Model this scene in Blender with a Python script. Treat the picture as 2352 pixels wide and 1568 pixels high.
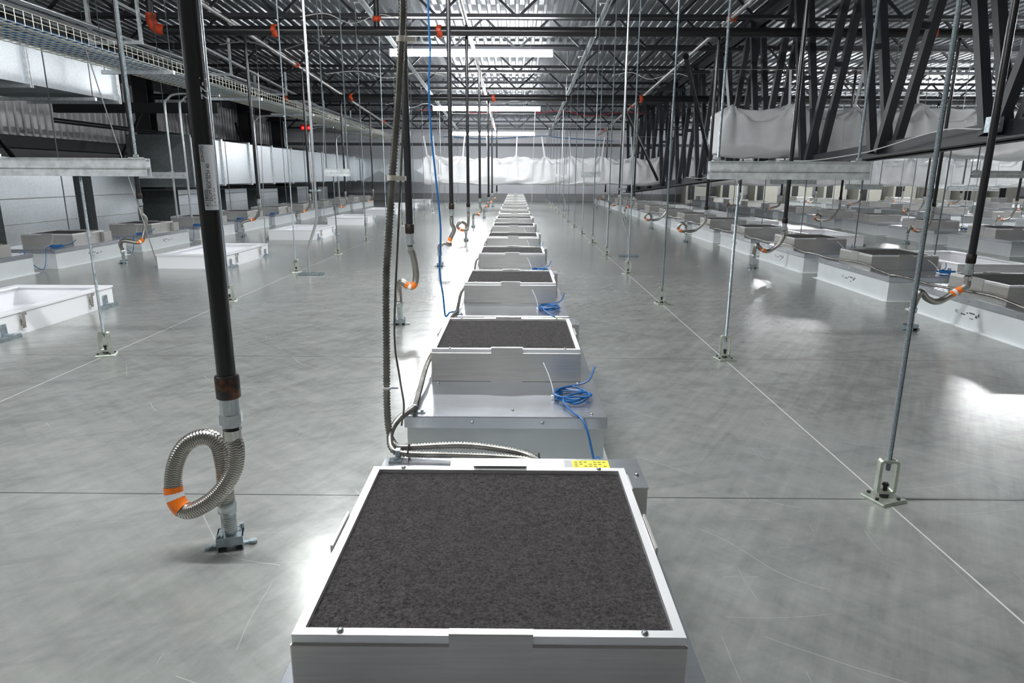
import bpy, math, random
from mathutils import Vector, Matrix, noise as mnoise
random.seed(7)
D = bpy.data
for o in list(D.objects): D.objects.remove(o, do_unlink=True)
scene = bpy.context.scene
col = scene.collection

# ------------------------------------------------------------------ camera
HC = 0.88
F, PI_, YA, RO = 1522.6, .24408, -.005457, .005115
fw = Vector((math.sin(YA)*math.cos(PI_), math.cos(YA)*math.cos(PI_), -math.sin(PI_)))
rt = Vector((math.cos(YA), -math.sin(YA), 0)); up = rt.cross(fw)
r2 = rt*math.cos(RO) + up*math.sin(RO); u2 = r2.cross(fw)
cam_d = D.cameras.new('camera'); cam_d.sensor_width = 36.0; cam_d.lens = F*36/2352
cam_d.clip_start = .03; cam_d.clip_end = 200
cam = D.objects.new('camera', cam_d); col.objects.link(cam)
cam.matrix_world = Matrix(((r2.x, u2.x, -fw.x, 0), (r2.y, u2.y, -fw.y, 0), (r2.z, u2.z, -fw.z, HC), (0, 0, 0, 1)))
scene.camera = cam

# ------------------------------------------------------------------ world, exposure
w = D.worlds.new('world'); scene.world = w; w.use_nodes = True
w.node_tree.nodes['Background'].inputs[0].default_value = (.93, .95, .90, 1)
w.node_tree.nodes['Background'].inputs[1].default_value = .16
vs = scene.view_settings
vs.view_transform = 'Standard'; vs.look = 'None'; vs.gamma = 1.0; vs.use_curve_mapping = False
vs.exposure = 0.0
LAMP = 180.0        # radiance of the strip lights
SL = -.0458        # the roof falls towards the far wall
def roof(a, y): return a + SL*y

# ------------------------------------------------------------------ materials
class NT:
    def __init__(s, name):
        s.m = D.materials.new(name); s.m.use_nodes = True
        s.t = s.m.node_tree; s.b = s.t.nodes['Principled BSDF']
    def n(s, t, **k):
        x = s.t.nodes.new(t)
        for a, v in k.items(): setattr(x, a, v)
        return x
    def l(s, a, b): s.t.links.new(a, b)
    def math(s, op, a, b=None):
        x = s.n('ShaderNodeMath', operation=op)
        for i, v in enumerate((a, b)):
            if v is None: continue
            if isinstance(v, (int, float)): x.inputs[i].default_value = v
            else: s.l(v, x.inputs[i])
        return x.outputs[0]
    def ramp(s, fac, stops):
        r = s.n('ShaderNodeValToRGB'); e = r.color_ramp.elements
        while len(e) < len(stops): e.new(.5)
        for q, (p, c) in zip(e, stops):
            q.position = p; q.color = (c if len(c) == 4 else (*c, 1)) if not isinstance(c, (int, float)) else (c, c, c, 1)
        s.l(fac, r.inputs[0]); return r.outputs[0]
    def mix(s, fac, a, b):
        x = s.n('ShaderNodeMix', data_type='RGBA')
        for i, v in ((0, fac), (6, a), (7, b)):
            if isinstance(v, (int, float)): x.inputs[i].default_value = v
            elif isinstance(v, tuple): x.inputs[i].default_value = (*v, 1)
            else: s.l(v, x.inputs[i])
        return x.outputs[2]
    def noise(s, scale, detail=4, vec=None, sc=None, rough=.55):
        x = s.n('ShaderNodeTexNoise'); x.inputs['Scale'].default_value = scale; x.inputs['Detail'].default_value = detail
        x.inputs['Roughness'].default_value = rough
        if vec is None: vec = s.obj()
        if sc:
            mp = s.n('ShaderNodeMapping'); mp.inputs['Scale'].default_value = sc; s.l(vec, mp.inputs[0]); vec = mp.outputs[0]
        s.l(vec, x.inputs['Vector']); return x.outputs[0]
    def obj(s):
        if not hasattr(s, 'tc'): s.tc = s.n('ShaderNodeTexCoord')
        return s.tc.outputs['Object']
    def uv(s):
        s.obj(); return s.tc.outputs['UV']
    def bump(s, h, st, dist=.01):
        x = s.n('ShaderNodeBump'); x.inputs['Strength'].default_value = st; x.inputs['Distance'].default_value = dist
        s.l(h, x.inputs['Height']); s.l(x.outputs[0], s.b.inputs['Normal'])
    def set(s, base=None, rough=None, metal=None, **k):
        for key, v in dict({'Base Color': base, 'Roughness': rough, 'Metallic': metal}, **k).items():
            if v is None: continue
            if isinstance(v, tuple): s.b.inputs[key].default_value = (*v, 1) if len(v) == 3 else v
            elif isinstance(v, (int, float)): s.b.inputs[key].default_value = v
            else: s.l(v, s.b.inputs[key])
        return s
M = {}
def flat(name, c, rough=.5, metal=0., var=.0, scale=8):
    t = NT(name)
    if var:
        n = t.noise(scale, 5)
        lo = tuple(x*(1-var) for x in c); hi = tuple(min(1, x*(1+var)) for x in c)
        t.set(t.ramp(n, [(.3, lo), (.7, hi)]), rough, metal)
    else: t.set(c, rough, metal)
    M[name] = t.m; return t
flat('white_paint', (.80, .82, .82), .42, 0, .03, 6)
flat('unit_body', (.66, .69, .70), .45, .15, .05, 5)
flat('white_gloss', (.88, .88, .90), .28)
flat('panel_white', (.80, .81, .84), .12)
flat('rod_clip', (.62, .64, .62), .4, .7)
flat('steel_dark', (.014, .016, .021), .5, .0, .25, 3)
flat('truss_steel', (.030, .032, .039), .5, .0, .25, 2)
flat('coupling_iron', (.030, .022, .018), .5, .5, .6, 40)
flat('orange', (.66, .075, .018), .45, 0, .15, 30)
flat('orange_tape', (.92, .20, .01), .4)
flat('white_tape', (.82, .83, .86), .4)
flat('yellow', (.93, .78, .01), .5)
flat('grey_label', (.35, .35, .36), .5)
flat('black', (.012, .012, .012), .4)
flat('ink', (.03, .03, .03), .6)
flat('chalk', (.62, .68, .74), .8)
flat('blue_cable', (.008, .105, .31), .38)
flat('red_wire', (.55, .01, .04), .45)
flat('white_cable', (.72, .72, .70), .4)
flat('nylon', (.86, .82, .72), .4)
flat('zinc_yellow', (.50, .54, .46), .38, .75, .2, 30)
flat('tray_wire', (.80, .79, .66), .35, .35)
flat('bracket_zinc', (.36, .42, .45), .35, .8, .3, 40)
flat('black_iron', (.03, .03, .032), .45, .4)
flat('cap_screw', (.42, .44, .44), .3, .9)
flat('emt', (.62, .64, .66), .3, .85, .08, 10)
flat('branch_steel', (.34, .34, .33), .42, .7, .3, 6)
flat('wall_cladding', (.52, .52, .53), .4, .5, .2, 2)
flat('wall_dark', (.075, .078, .085), .6, 0, .2, 1)
flat('wall_far', (.56, .57, .60), .6, 0, .08, 1)
flat('wall_trim', (.25, .25, .26), .6)
flat('cream', (.40, .39, .34), .6, 0, .06, 2)
flat('lamp_housing', (.75, .75, .75), .5)
flat('exit_red', (.6, .01, .01), .5)

t = NT('lamp_tube'); t.set((1, 1, 1), .5, 0, **{'Emission Color': (.965, .985, 1, 1), 'Emission Strength': LAMP}); M['lamp_tube'] = t.m
t = NT('bulb'); t.set((1, 1, 1), .5, 0, **{'Emission Color': (1, .95, .86, 1), 'Emission Strength': 110.}); M['bulb'] = t.m
t = NT('exit_glow'); t.set((.8, .02, .02), .5, 0, **{'Emission Color': (1, .02, .02, 1), 'Emission Strength': 6.}); M['exit_glow'] = t.m

# brushed aluminium
def brushed(name, c, rough, sc, metal=.9, mark=.25):
    t = NT(name)
    n = t.noise(6, 6, None, sc); n2 = t.noise(3.2, 5)
    k = t.math('ADD', t.math('MULTIPLY', n, .5), t.math('MULTIPLY', n2, .5))
    t.set(t.ramp(k, [(.32, tuple(x*(1-mark) for x in c)), (.66, c)]), t.ramp(n2, [(.3, rough-.03), (.75, rough+.05)]), metal)
    M[name] = t.m
brushed('aluminium', (.66, .65, .62), .32, (1, 1, 30), .88, .22)
brushed('lid_aluminium', (.68, .70, .74), .20, (1, 26, 1), .88, .18)
brushed('rim_aluminium', (.90, .90, .90), .33, (1, 1, 1), .70, .06)

# galvanised sheet with spangle
def galv(name, c, rough, scale, metal=.85, con=.22):
    t = NT(name)
    v = t.n('ShaderNodeTexVoronoi'); v.inputs['Scale'].default_value = scale; t.l(t.obj(), v.inputs['Vector'])
    n = t.noise(1.6, 5)
    sep = t.n('ShaderNodeSeparateColor'); t.l(v.outputs['Color'], sep.inputs[0])
    k = t.math('ADD', t.math('MULTIPLY', sep.outputs[0], .4), t.math('MULTIPLY', n, .6))
    t.set(t.ramp(k, [(.25, tuple(x*(1-con) for x in c)), (.75, tuple(min(1, x*(1+con*.4)) for x in c))]), t.ramp(n, [(.3, rough-.05), (.8, rough+.12)]), metal)
    M[name] = t.m
galv('galvanised', (.70, .74, .77), .34, 60, .95, .10)
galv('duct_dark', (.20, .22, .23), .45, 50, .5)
flat('strut', (.80, .84, .88), .30, .65, .20, 26)
galv('deck', (.36, .38, .40), .34, 30, .8)

# perforated-looking hot-dip marks stay in the strut texture above; threaded rod: ridges along its own axis
t = NT('threaded_rod')
wv = t.n('ShaderNodeTexWave', bands_direction='Z'); wv.inputs['Scale'].default_value = 95; t.l(t.obj(), wv.inputs['Vector'])
t.set(t.ramp(wv.outputs[0], [(.2, (.14, .18, .21)), (.8, (.46, .51, .54))]), .32, .85); t.bump(wv.outputs[0], .8, .002); M['threaded_rod'] = t.m

# black pipe
t = NT('black_pipe'); n = t.noise(30, 5, None, (1, 1, .15))
t.set(t.ramp(n, [(.3, (.011, .011, .012)), (.9, (.018, .018, .020))]), .24, 0, **{'Specular IOR Level': .6}); M['black_pipe'] = t.m
t = NT('rusty_coupling'); n = t.noise(38, 6)
t.set(t.ramp(n, [(.50, (.020, .018, .018)), (.66, (.13, .045, .014))]), .45, .35); M['rusty_coupling'] = t.m
# zinc fitting
flat('zinc', (.56, .60, .60), .3, .85, .15, 20)
flat('steel_bright', (.62, .60, .56), .25, .95, .1, 30)

# braided hose (tube UV: u = metres along, v = around)
t = NT('braid')
sp = t.n('ShaderNodeSeparateXYZ'); t.l(t.uv(), sp.inputs[0])
u, v = sp.outputs[0], sp.outputs[1]
a = t.math('SINE', t.math('ADD', t.math('MULTIPLY', u, 1150.), t.math('MULTIPLY', v, 50.265)))
b = t.math('SINE', t.math('SUBTRACT', t.math('MULTIPLY', u, 1150.), t.math('MULTIPLY', v, 50.265)))
sel = t.math('GREATER_THAN', t.math('SINE', t.math('MULTIPLY', v, 50.265)), 0.)
h = t.math('ADD', t.math('MULTIPLY', t.math('ADD', t.math('MULTIPLY', a, sel), t.math('MULTIPLY', b, t.math('SUBTRACT', 1., sel))), .5), .5)
t.set(t.ramp(h, [(.1, (.20, .19, .17)), (.6, (.50, .48, .44))]), .28, .95); t.bump(h, .35, .0015); M['braid'] = t.m
# armoured cable: ridges are modelled; colour follows the grooves of the strip
t = NT('armour'); n = t.noise(25, 4); t.set(t.ramp(n, [(.3, (.17, .165, .15)), (.75, (.34, .325, .30))]), .34, .9); M['armour'] = t.m
# foam prefilter
t = NT('foam'); n = t.noise(230, 4, None, None, .7); n2 = t.noise(90, 3); n3 = t.noise(2.5, 3)
k = t.math('ADD', t.math('MULTIPLY', n, .7), t.math('MULTIPLY', n2, .3))
t.set(t.mix(t.ramp(n3, [(.3, 0.), (.7, .35)]), t.ramp(k, [(.36, (.012, .011, .011)), (.64, (.125, .116, .116))]), (.064, .059, .058)), .95, 0, **{'Specular IOR Level': .15}); t.bump(k, 1., .012); M['foam'] = t.m
# fabric wrap
t = NT('fabric'); n = t.noise(3, 5); n2 = t.noise(2.2, 6, None, (1, 1, .5))
t.set(t.ramp(n, [(.3, (.72, .72, .73)), (.7, (.84, .84, .85))]), .75, 0); t.bump(n2, .35, .05); M['fabric'] = t.m

# floor: coated sheet panels, pale joints along, dark joints across, swirls and scratches
t = NT('floor_sheet')
sp = t.n('ShaderNodeSeparateXYZ'); t.l(t.obj(), sp.inputs[0]); X, Y = sp.outputs[0], sp.outputs[1]
def line(c, x0, p):
    return t.math('MULTIPLY', t.math('ABSOLUTE', t.math('SUBTRACT', t.math('FLOORED_MODULO', t.math('ADD', t.math('DIVIDE', t.math('SUBTRACT', c, x0), p), .5), 1.), .5)), p)
lx = t.math('LESS_THAN', line(X, 1.042, 3.092), .0024)
ly = t.math('LESS_THAN', line(Y, 1.717, 1.478), .0021)
n1 = t.noise(.9, 6, None, (1, .5, 1), .6)
n2 = t.noise(4.2, 8, None, (.55, 1.6, 1), .68)
n3 = t.noise(7.5, 8, None, (2.2, .35, 1), .7)
k = t.math('ADD', t.math('ADD', t.math('MULTIPLY', n1, .40), t.math('MULTIPLY', n2, .36)), t.math('MULTIPLY', n3, .24))
base = t.ramp(k, [(.38, (.190, .198, .186)), (.50, (.275, .283, .266)), (.64, (.365, .370, .350))])
def streak(ang, sc_, seed):
    mp = t.n('ShaderNodeMapping'); mp.inputs['Rotation'].default_value = (0, 0, math.radians(ang)); mp.inputs['Location'].default_value = (seed, seed*2, 0); t.l(t.obj(), mp.inputs[0])
    return t.noise(1., 6, mp.outputs[0], sc_, .65)
st = t.math('ADD', t.math('MULTIPLY', streak(32, (26, 2.2, 1), 3.), .55), t.math('MULTIPLY', streak(-48, (20, 2.6, 1), 7.), .45))
base = t.mix(t.ramp(st, [(.40, .0), (.68, .55)]), base, (.47, .475, .455))
base = t.mix(t.ramp(streak(70, (14, 1.5, 1), 11.), [(.50, .0), (.72, .6)]), base, (.20, .21, .205))
tint = t.noise(.55, 3); base = t.mix(t.ramp(tint, [(.5, 0.), (.75, .35)]), base, (.30, .335, .35))
# scratches: thin bright threads
def threads(scale, dist, wid, direction, gate_scale, gate):
    wob = t.n('ShaderNodeTexWave', bands_direction=direction); wob.inputs['Scale'].default_value = scale; wob.inputs['Distortion'].default_value = dist; wob.inputs['Detail'].default_value = 3; wob.inputs['Detail Scale'].default_value = .6
    t.l(t.obj(), wob.inputs['Vector'])
    th = t.math('LESS_THAN', t.math('ABSOLUTE', t.math('SUBTRACT', wob.outputs[0], .5)), wid)
    return t.math('MULTIPLY', th, t.math('GREATER_THAN', t.noise(gate_scale, 1), gate))
scr = t.math('MINIMUM', t.math('ADD', t.math('ADD', threads(.7, 9, .006, 'DIAGONAL', 2.2, .56), threads(1.3, 4, .008, 'X', 3.1, .60)), threads(1.1, 6, .007, 'Y', 2.6, .60)), 1.)
base = t.mix(t.math('MULTIPLY', scr, .45), base, (.62, .63, .61))
base = t.mix(ly, base, (.06, .065, .07)); base = t.mix(lx, base, (.80, .80, .76))
t.set(base, t.math('ADD', t.math('MULTIPLY', n1, .07), .185), .32, **{'Specular IOR Level': .55}); t.bump(n3, .05, .01); M['floor_sheet'] = t.m

# ------------------------------------------------------------------ mesh helpers
class MB:
    def __init__(s): s.v = []; s.f = []; s.sm = []; s.uv = []
    def add(s, vs, fs, smooth=False, uvs=None):
        b = len(s.v); s.v += [tuple(p) for p in vs]
        for i, f in enumerate(fs):
            s.f.append([b+j for j in f]); s.sm.append(smooth); s.uv.append(uvs[i] if uvs else None)
        return s
    def box(s, x0, x1, y0, y1, z0, z1):
        v = [(x, y, z) for z in (z0, z1) for y in (y0, y1) for x in (x0, x1)]
        return s.add(v, [(0, 2, 3, 1), (4, 5, 7, 6), (0, 1, 5, 4), (2, 6, 7, 3), (0, 4, 6, 2), (1, 3, 7, 5)])
    def bbox(s, x0, x1, y0, y1, z0, z1, c):
        """box with chamfered vertical and top edges"""
        def ring(z, q, m):
            a0, a1, b0, b1 = x0+m, x1-m, y0+m, y1-m
            return [(a0+q, b0, z), (a1-q, b0, z), (a1, b0+q, z), (a1, b1-q, z), (a1-q, b1, z), (a0+q, b1, z), (a0, b1-q, z), (a0, b0+q, z)]
        v = ring(z0, c, 0) + ring(z1-c, c, 0) + ring(z1, c, c*.8)
        f = [tuple(range(7, -1, -1)), tuple(range(16, 24))]
        for k in (0, 8):
            f += [(k+i, k+(i+1) % 8, k+8+(i+1) % 8, k+8+i) for i in range(8)]
        return s.add(v, f)
    def prism(s, pts, axis, a0, a1, smooth=False):
        """extrude a 2-D polygon (counter-clockwise) along axis 0/1/2"""
        n = len(pts)
        def P(p, a):
            return (a, p[0], p[1]) if axis == 0 else ((p[0], a, p[1]) if axis == 1 else (p[0], p[1], a))
        v = [P(p, a0) for p in pts] + [P(p, a1) for p in pts]
        f = [(i, (i+1) % n, n+(i+1) % n, n+i) for i in range(n)] + [tuple(range(n-1, -1, -1)), tuple(range(n, 2*n))]
        return s.add(v, f, smooth)
    def tube(s, path, r, n=10, cap=True, closed=False, sy=1.):
        path = [Vector(p) for p in path]; m = len(path)
        rr = r if isinstance(r, (list, tuple)) else [r]*m
        T = []
        for i in range(m):
            if closed: d = path[(i+1) % m]-path[i-1]
            else: d = path[min(i+1, m-1)]-path[max(i-1, 0)]
            T.append(d.normalized() if d.length > 1e-9 else Vector((0, 0, 1)))
        N = T[0].orthogonal().normalized()
        vs = []; L = 0; us = []
        for i in range(m):
            if i: L += (path[i]-path[i-1]).length
            us.append(L)
            N = (N - T[i]*N.dot(T[i]))
            N = N.normalized() if N.length > 1e-9 else T[i].orthogonal().normalized()
            B = T[i].cross(N)
            for k in range(n):
                a = 2*math.pi*k/n
                vs.append(path[i] + (N*math.cos(a) + B*math.sin(a)*sy)*rr[i])
        fs = []; uv = []
        for i in range(m if closed else m-1):
            j = (i+1) % m
            for k in range(n):
                q = (k+1) % n
                fs.append((i*n+k, i*n+q, j*n+q, j*n+k))
                uv.append([(us[i], k/n), (us[i], (k+1)/n), (us[j], (k+1)/n), (us[j], k/n)])
        s.add(vs, fs, n > 8, uv)
        if cap and not closed:
            s.add([vs[k] for k in range(n)], [tuple(range(n-1, -1, -1))])
            s.add([vs[(m-1)*n+k] for k in range(n)], [tuple(range(n))])
        return s
    def cyl(s, p0, p1, r, n=12, r1=None): return s.tube([p0, p1], [r, r if r1 is None else r1], n)
    def bar(s, p0, p1, w, h, upv=(0, 0, 1)):
        """rectangular bar from p0 to p1"""
        p0, p1 = Vector(p0), Vector(p1); d = (p1-p0).normalized()
        sd = d.cross(Vector(upv))
        sd = sd.normalized() if sd.length > 1e-6 else d.orthogonal().normalized()
        uu = sd.cross(d)
        v = [p + sd*a*w/2 + uu*b*h/2 for p in (p0, p1) for a, b in ((-1, -1), (1, -1), (1, 1), (-1, 1))]
        return s.add(v, [(0, 1, 2, 3), (4, 7, 6, 5), (0, 4, 5, 1), (1, 5, 6, 2), (2, 6, 7, 3), (3, 7, 4, 0)])
    def mesh(s, name):
        me = D.meshes.new(name); me.from_pydata(s.v, [], s.f)
        me.polygons.foreach_set('use_smooth', s.sm)
        if any(x is not None for x in s.uv):
            l = me.uv_layers.new(name='uv'); q = []
            for f, x in zip(s.f, s.uv): q += x if x is not None else [(0, 0)]*len(f)
            l.data.foreach_set('uv', [c for p in q for c in p])
        me.update(); return me

def curve(pts, sub=8):
    """Catmull-Rom through the points"""
    P = [Vector(p) for p in pts]; P = [2*P[0]-P[1]] + P + [2*P[-1]-P[-2]]; out = []
    for i in range(1, len(P)-2):
        a, b, c, d = P[i-1:i+3]
        for k in range(sub):
            x = k/sub
            out.append(.5*((2*b)+(c-a)*x+(2*a-5*b+4*c-d)*x*x+(3*b-a-3*c+d)*x**3))
    out.append(P[-2]); return out
def resample(path, step):
    out = [path[0]]; acc = 0
    for a, b in zip(path, path[1:]):
        L = (b-a).length; p = 0
        while acc + L - p >= step:
            p += step-acc; out.append(a.lerp(b, p/L)); acc = 0
        acc += L-p
    return out

def obj(name, mb, mat=None, parent=None, loc=(0, 0, 0), rz=0):
    me = mb.mesh(name) if isinstance(mb, MB) else mb
    if mat and not me.materials: me.materials.append(M[mat])
    o = D.objects.new(name, me); col.objects.link(o); o.location = loc
    if rz: o.rotation_euler = (0, 0, rz)
    if parent: o.parent = parent
    return o
def tag(o, label=None, cat=None, group=None, kind=None):
    if label: o['label'] = label
    if cat: o['category'] = cat
    if group: o['group'] = group
    if kind: o['kind'] = kind
    return o
def thing(name, label, cat, loc=(0, 0, 0), group=None, rz=0):
    o = D.objects.new(name, None); col.objects.link(o); o.location = loc; o.empty_display_size = .05
    if rz: o.rotation_euler = (0, 0, rz)
    return tag(o, label, cat, group)
KIDS = {}
def kids(o): return [c for c in D.objects if c.parent == o]
def copy_tree(o, parent=None):
    c = o.copy(); col.objects.link(c); c.parent = parent
    if o.name not in KIDS: KIDS[o.name] = kids(o)
    for ch in KIDS[o.name]: copy_tree(ch, c)
    return c
def struct(name, mb, mat): return tag(obj(name, mb, mat), kind='structure')
ORD = ['nearest', 'second', 'third', 'fourth', 'fifth', 'sixth', 'seventh', 'eighth', 'ninth', 'tenth', 'eleventh', 'twelfth', 'thirteenth', 'fourteenth', 'fifteenth', 'sixteenth', 'seventeenth', 'eighteenth']
def nth(i): return 'nearest to camera' if i == 0 else ORD[i] + ' from camera'

def text_mesh(s, size, align='LEFT'):
    cu = D.curves.new('lettering', 'FONT'); cu.body = s; cu.size = size; cu.align_x = align; cu.resolution_u = 2
    o = D.objects.new('lettering', cu); col.objects.link(o)
    dg = bpy.context.evaluated_depsgraph_get(); dg.update()
    me = D.meshes.new_from_object(o.evaluated_get(dg))
    D.objects.remove(o, do_unlink=True)
    return me

# ------------------------------------------------------------------ setting
FLX0, FLX1, FLY0, FLY1 = -8.3, 19.0, -5.0, 24.9
struct('floor', MB().add([(FLX0, FLY0, 0), (FLX1, FLY0, 0), (FLX1, FLY1, 0), (FLX0, FLY1, 0)], [(0, 1, 2, 3)]), 'floor_sheet')
# ribbed roof deck, ribs running away from the camera
mb = MB(); prof = []; x = FLX0
while x < FLX1:
    for dx, dz in ((0, 0), (.045, 0), (.062, .04), (.105, .04), (.122, 0)): prof.append((x+dx, dz))
    x += .152
v = []
for (px, pz) in prof:
    for y in (FLY0, FLY1): v.append((px, y, roof(4.02, y)+pz))
mb.add(v, [(2*i, 2*i+1, 2*i+3, 2*i+2) for i in range(len(prof)-1)])
struct('ceiling', mb, 'deck')
# far wall: pale panels, grey skirting, dark band and pale strip above
struct('wall_far', MB().box(FLX0, FLX1, FLY1, FLY1+.1, 0, 3.2), 'wall_far')
struct('baseboard_far', MB().box(FLX0, FLX1, FLY1-.02, FLY1-.001, 0, .27), 'wall_trim')
struct('trim_far', MB().box(FLX0, FLX1, FLY1-.03, FLY1-.001, 1.93, 2.03), 'wall_dark')
struct('wall_right', MB().box(FLX1, FLX1+.1, FLY0, FLY1, 0, 4.3), 'wall_far')
mb = MB(); mb.box(FLX0-.1, FLX0, FLY0, FLY1, 0, 4.4); struct('wall_left', mb, 'wall_dark')
mb = MB(); prof = []; y = FLY0
while y < FLY1-.2:
    for dy, dz in ((0, 0), (.05, 0), (.065, .03), (.115, .03), (.13, 0)): prof.append((y+dy, dz))
    y += .18
v = []
for py, dz in prof: v += [(FLX0+.03+dz, py, 1.5), (FLX0+.03+dz, py, 2.72)]
mb.add(v, [(2*i, 2*i+2, 2*i+3, 2*i+1) for i in range(len(prof)-1)])
struct('trim_3', mb, 'wall_cladding')
struct('trim_1', MB().box(FLX0+.001, FLX0+.07, FLY0, FLY1, 1.30, 1.49), 'wall_dark')
struct('trim_2', MB().box(FLX0+.001, FLX0+.05, FLY0, FLY1, .0, 1.28), 'wall_trim')

# ------------------------------------------------------------------ fan filter unit
SCREW = []
def make_unit(detail):
    def screw(parent, p, d, r_=.0045, h_=.004):
        if not detail: return
        if not SCREW: SCREW.append(MB().tube([(0, 0, 0), (0, 0, .003), (0, 0, .0042)], [.0048, .0046, .002], 10).mesh('screw')); SCREW[0].materials.append(M['cap_screw'])
        o = obj('screw', SCREW[0], None, parent, p); o.rotation_euler = d
    r = thing('fan_filter_unit', 'x', 'fan filter unit')
    obj('body', MB().box(-.297, .297, .008, 1.172, 0, .147), 'unit_body', r)
    f = MB(); f.box(-.325, .325, -.018, 1.198, 0, .004); obj('base_flange', f, 'white_paint', r)
    lid = MB(); lid.bbox(-.305, .305, 0, 1.18, .146, .182, .003); lo = obj('lid', lid, 'lid_aluminium', r)
    H = math.pi/2
    for px in (-.1, .11): screw(lo, (px, 0, .165), (H, 0, 0))
    screw(r, (.2, .008, .03), (H, 0, 0))
    for sx in (-1, 1):
        for py in (.2, .6, 1.): screw(lo, (sx*.305, py, .165), (0, sx*H, 0))
    for px, py in ((-.24, .33), (.245, .335), (.02, .06), (.26, .03)): screw(lo, (px, py, .182), (0, 0, 0))
    # fan housing with folded rim and lifting tabs
    h = MB(); x0, x1, y0, y1 = -.265, .256, .352, .875
    h.bbox(x0, x1, y0, y1, .184, .286, .002)
    h.box(x0+.004, x1-.004, y0+.004, y1-.004, .182, .184)
    for a, b in ((y0-.0018, y0+.002), (y1-.002, y1+.0018)): h.box(-.056, .053, a, b, .182 if a < y0 else .2, .305)
    h.box(-.0565, .0535, y0-.0018, y0+.010, .3035, .305); h.box(-.0565, .0535, y1-.010, y1+.0018, .3035, .305)
    for a, b in ((x0-.0018, x0+.002), (x1-.002, x1+.0018)): h.box(a, b, .56, .67, .2, .305)
    obj('fan_housing', h, 'aluminium', r)
    fr = MB(); w_ = .017; q = .003
    for (a0, a1, b0, b1) in ((x0+q, x1-q, y0+q, y0+w_), (x0+q, x1-q, y1-w_, y1-q), (x0+q, x0+w_, y0+w_, y1-w_), (x1-w_, x1-q, y0+w_, y1-w_)):
        fr.box(a0, a1, b0, b1, .286, .299)
    fo = obj('filter_frame', fr, 'rim_aluminium', r)
    for px in (-.20, .20):
        for py in (y0+.010, y1-.010): screw(fo, (px, py, .299), (0, 0, 0))
    # foam, softly domed
    n = 26; v = []; fs = []; rg = random.Random(3)
    for j in range(n+1):
        for i in range(n+1):
            e = min(i, j, n-i, n-j)
            z = .2905 + .004*min(1, e/3.) + rg.uniform(-.0007, .0007)
            v.append((x0+w_+(x1-x0-2*w_)*i/n, y0+w_+(y1-y0-2*w_)*j/n, z))
    for j in range(n):
        for i in range(n): a = j*(n+1)+i; fs.append((a, a+1, a+n+2, a+n+1))
    obj('foam_filter', MB().add(v, fs, True), 'foam', r)
    # control box wrapping the far right corner
    c = MB(); pts = [(-.106, .8775), (.2585, .8775), (.2585, .808), (.290, .808), (.290, .943), (-.106, .943)]
    c.prism(pts, 2, .183, .284); co = obj('control_box', c, 'aluminium', r)
    c2 = MB(); c2.prism([(p[0]+(.002 if p[0] > .1 else -.002), p[1]) for p in pts], 2, .284, .287); obj('cover', c2, 'lid_aluminium', co)
    lb = MB(); lb.box(.150, .228, .889, .934, .287, .2876); lo2 = obj('warning_label', lb, 'yellow', co)
    if detail:
        lb = MB(); lb.box(.133, .150, .889, .934, .287, .2875); obj('label_corner', lb, 'grey_label', co)
        lw = MB()
        for k in range(4):
            for q_ in range(7):
                if (k*3+q_) % 4: lw.box(.155+q_*.010, .162+q_*.010, .893+k*.010, .8965+k*.010, .2876, .2879)
        obj('label_print', lw, 'ink', co)
    screw(co, (.278, .865, .287), (0, 0, 0))
    # printed rating marks on the side of the white body
    pr = MB(); rg = random.Random(5)
    for sx in (1, -1):
        X_ = sx*.2975
        for (ya, za, ww, hh) in ((.50, .085, .010, .018), (.515, .085, .018, .006), (.515, .075, .018, .008), (.54, .092, .05, .007), (.545, .062, .035, .004), (.60, .088, .014, .006), (.62, .075, .045, .006), (.69, .078, .022, .003), (.69, .090, .022, .003), (.712, .078, .003, .016)):
            pr.box(min(X_, X_+sx*.0004), max(X_, X_+sx*.0004), ya, ya+ww, za, za+hh)
    if detail: obj('printed_marks', pr, 'ink', r)
    return r
PROTO = {True: None, False: None}
PITCH = 1.478
def place_unit(x, k, label, group):
    d = (x == -.028 and k < 4) or (x == 3.03 and k < 6) or (x == -4.69 and k < 6)
    if PROTO[d] is None: PROTO[d] = u = make_unit(d)
    else: u = copy_tree(PROTO[d])
    u.location = (x, .39+PITCH*k, 0); tag(u, label, 'fan filter unit', group); return u
UNITS = {}
rows = [(-.028, range(0, 16), 'in the centre row', 'fan filter units in the centre row'),
        (3.03, range(1, 16), 'in the right aisle row', 'fan filter units right of the aisle'),
        (-4.69, range(2, 14), 'in the left wall row', 'fan filter units along the left wall'),
        (6.06, range(4, 15), 'just beyond the truss', 'fan filter units beyond the truss'),
        (9.10, range(6, 15), 'in second row past truss', 'fan filter units in the second row beyond the truss'),
        (12.15, range(8, 15), 'third row past the truss', 'fan filter units in the third row beyond the truss'),
        (15.2, range(11, 15), 'in outermost right row', 'fan filter units in the outermost right row')]
for ri, (x, ks, where, g) in enumerate(rows):
    for i, k in enumerate(ks):
        UNITS[(ri, k)] = place_unit(x, k, 'aluminium fan filter unit with dark foam top, %s %s' % (nth(i), where), g)

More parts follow.
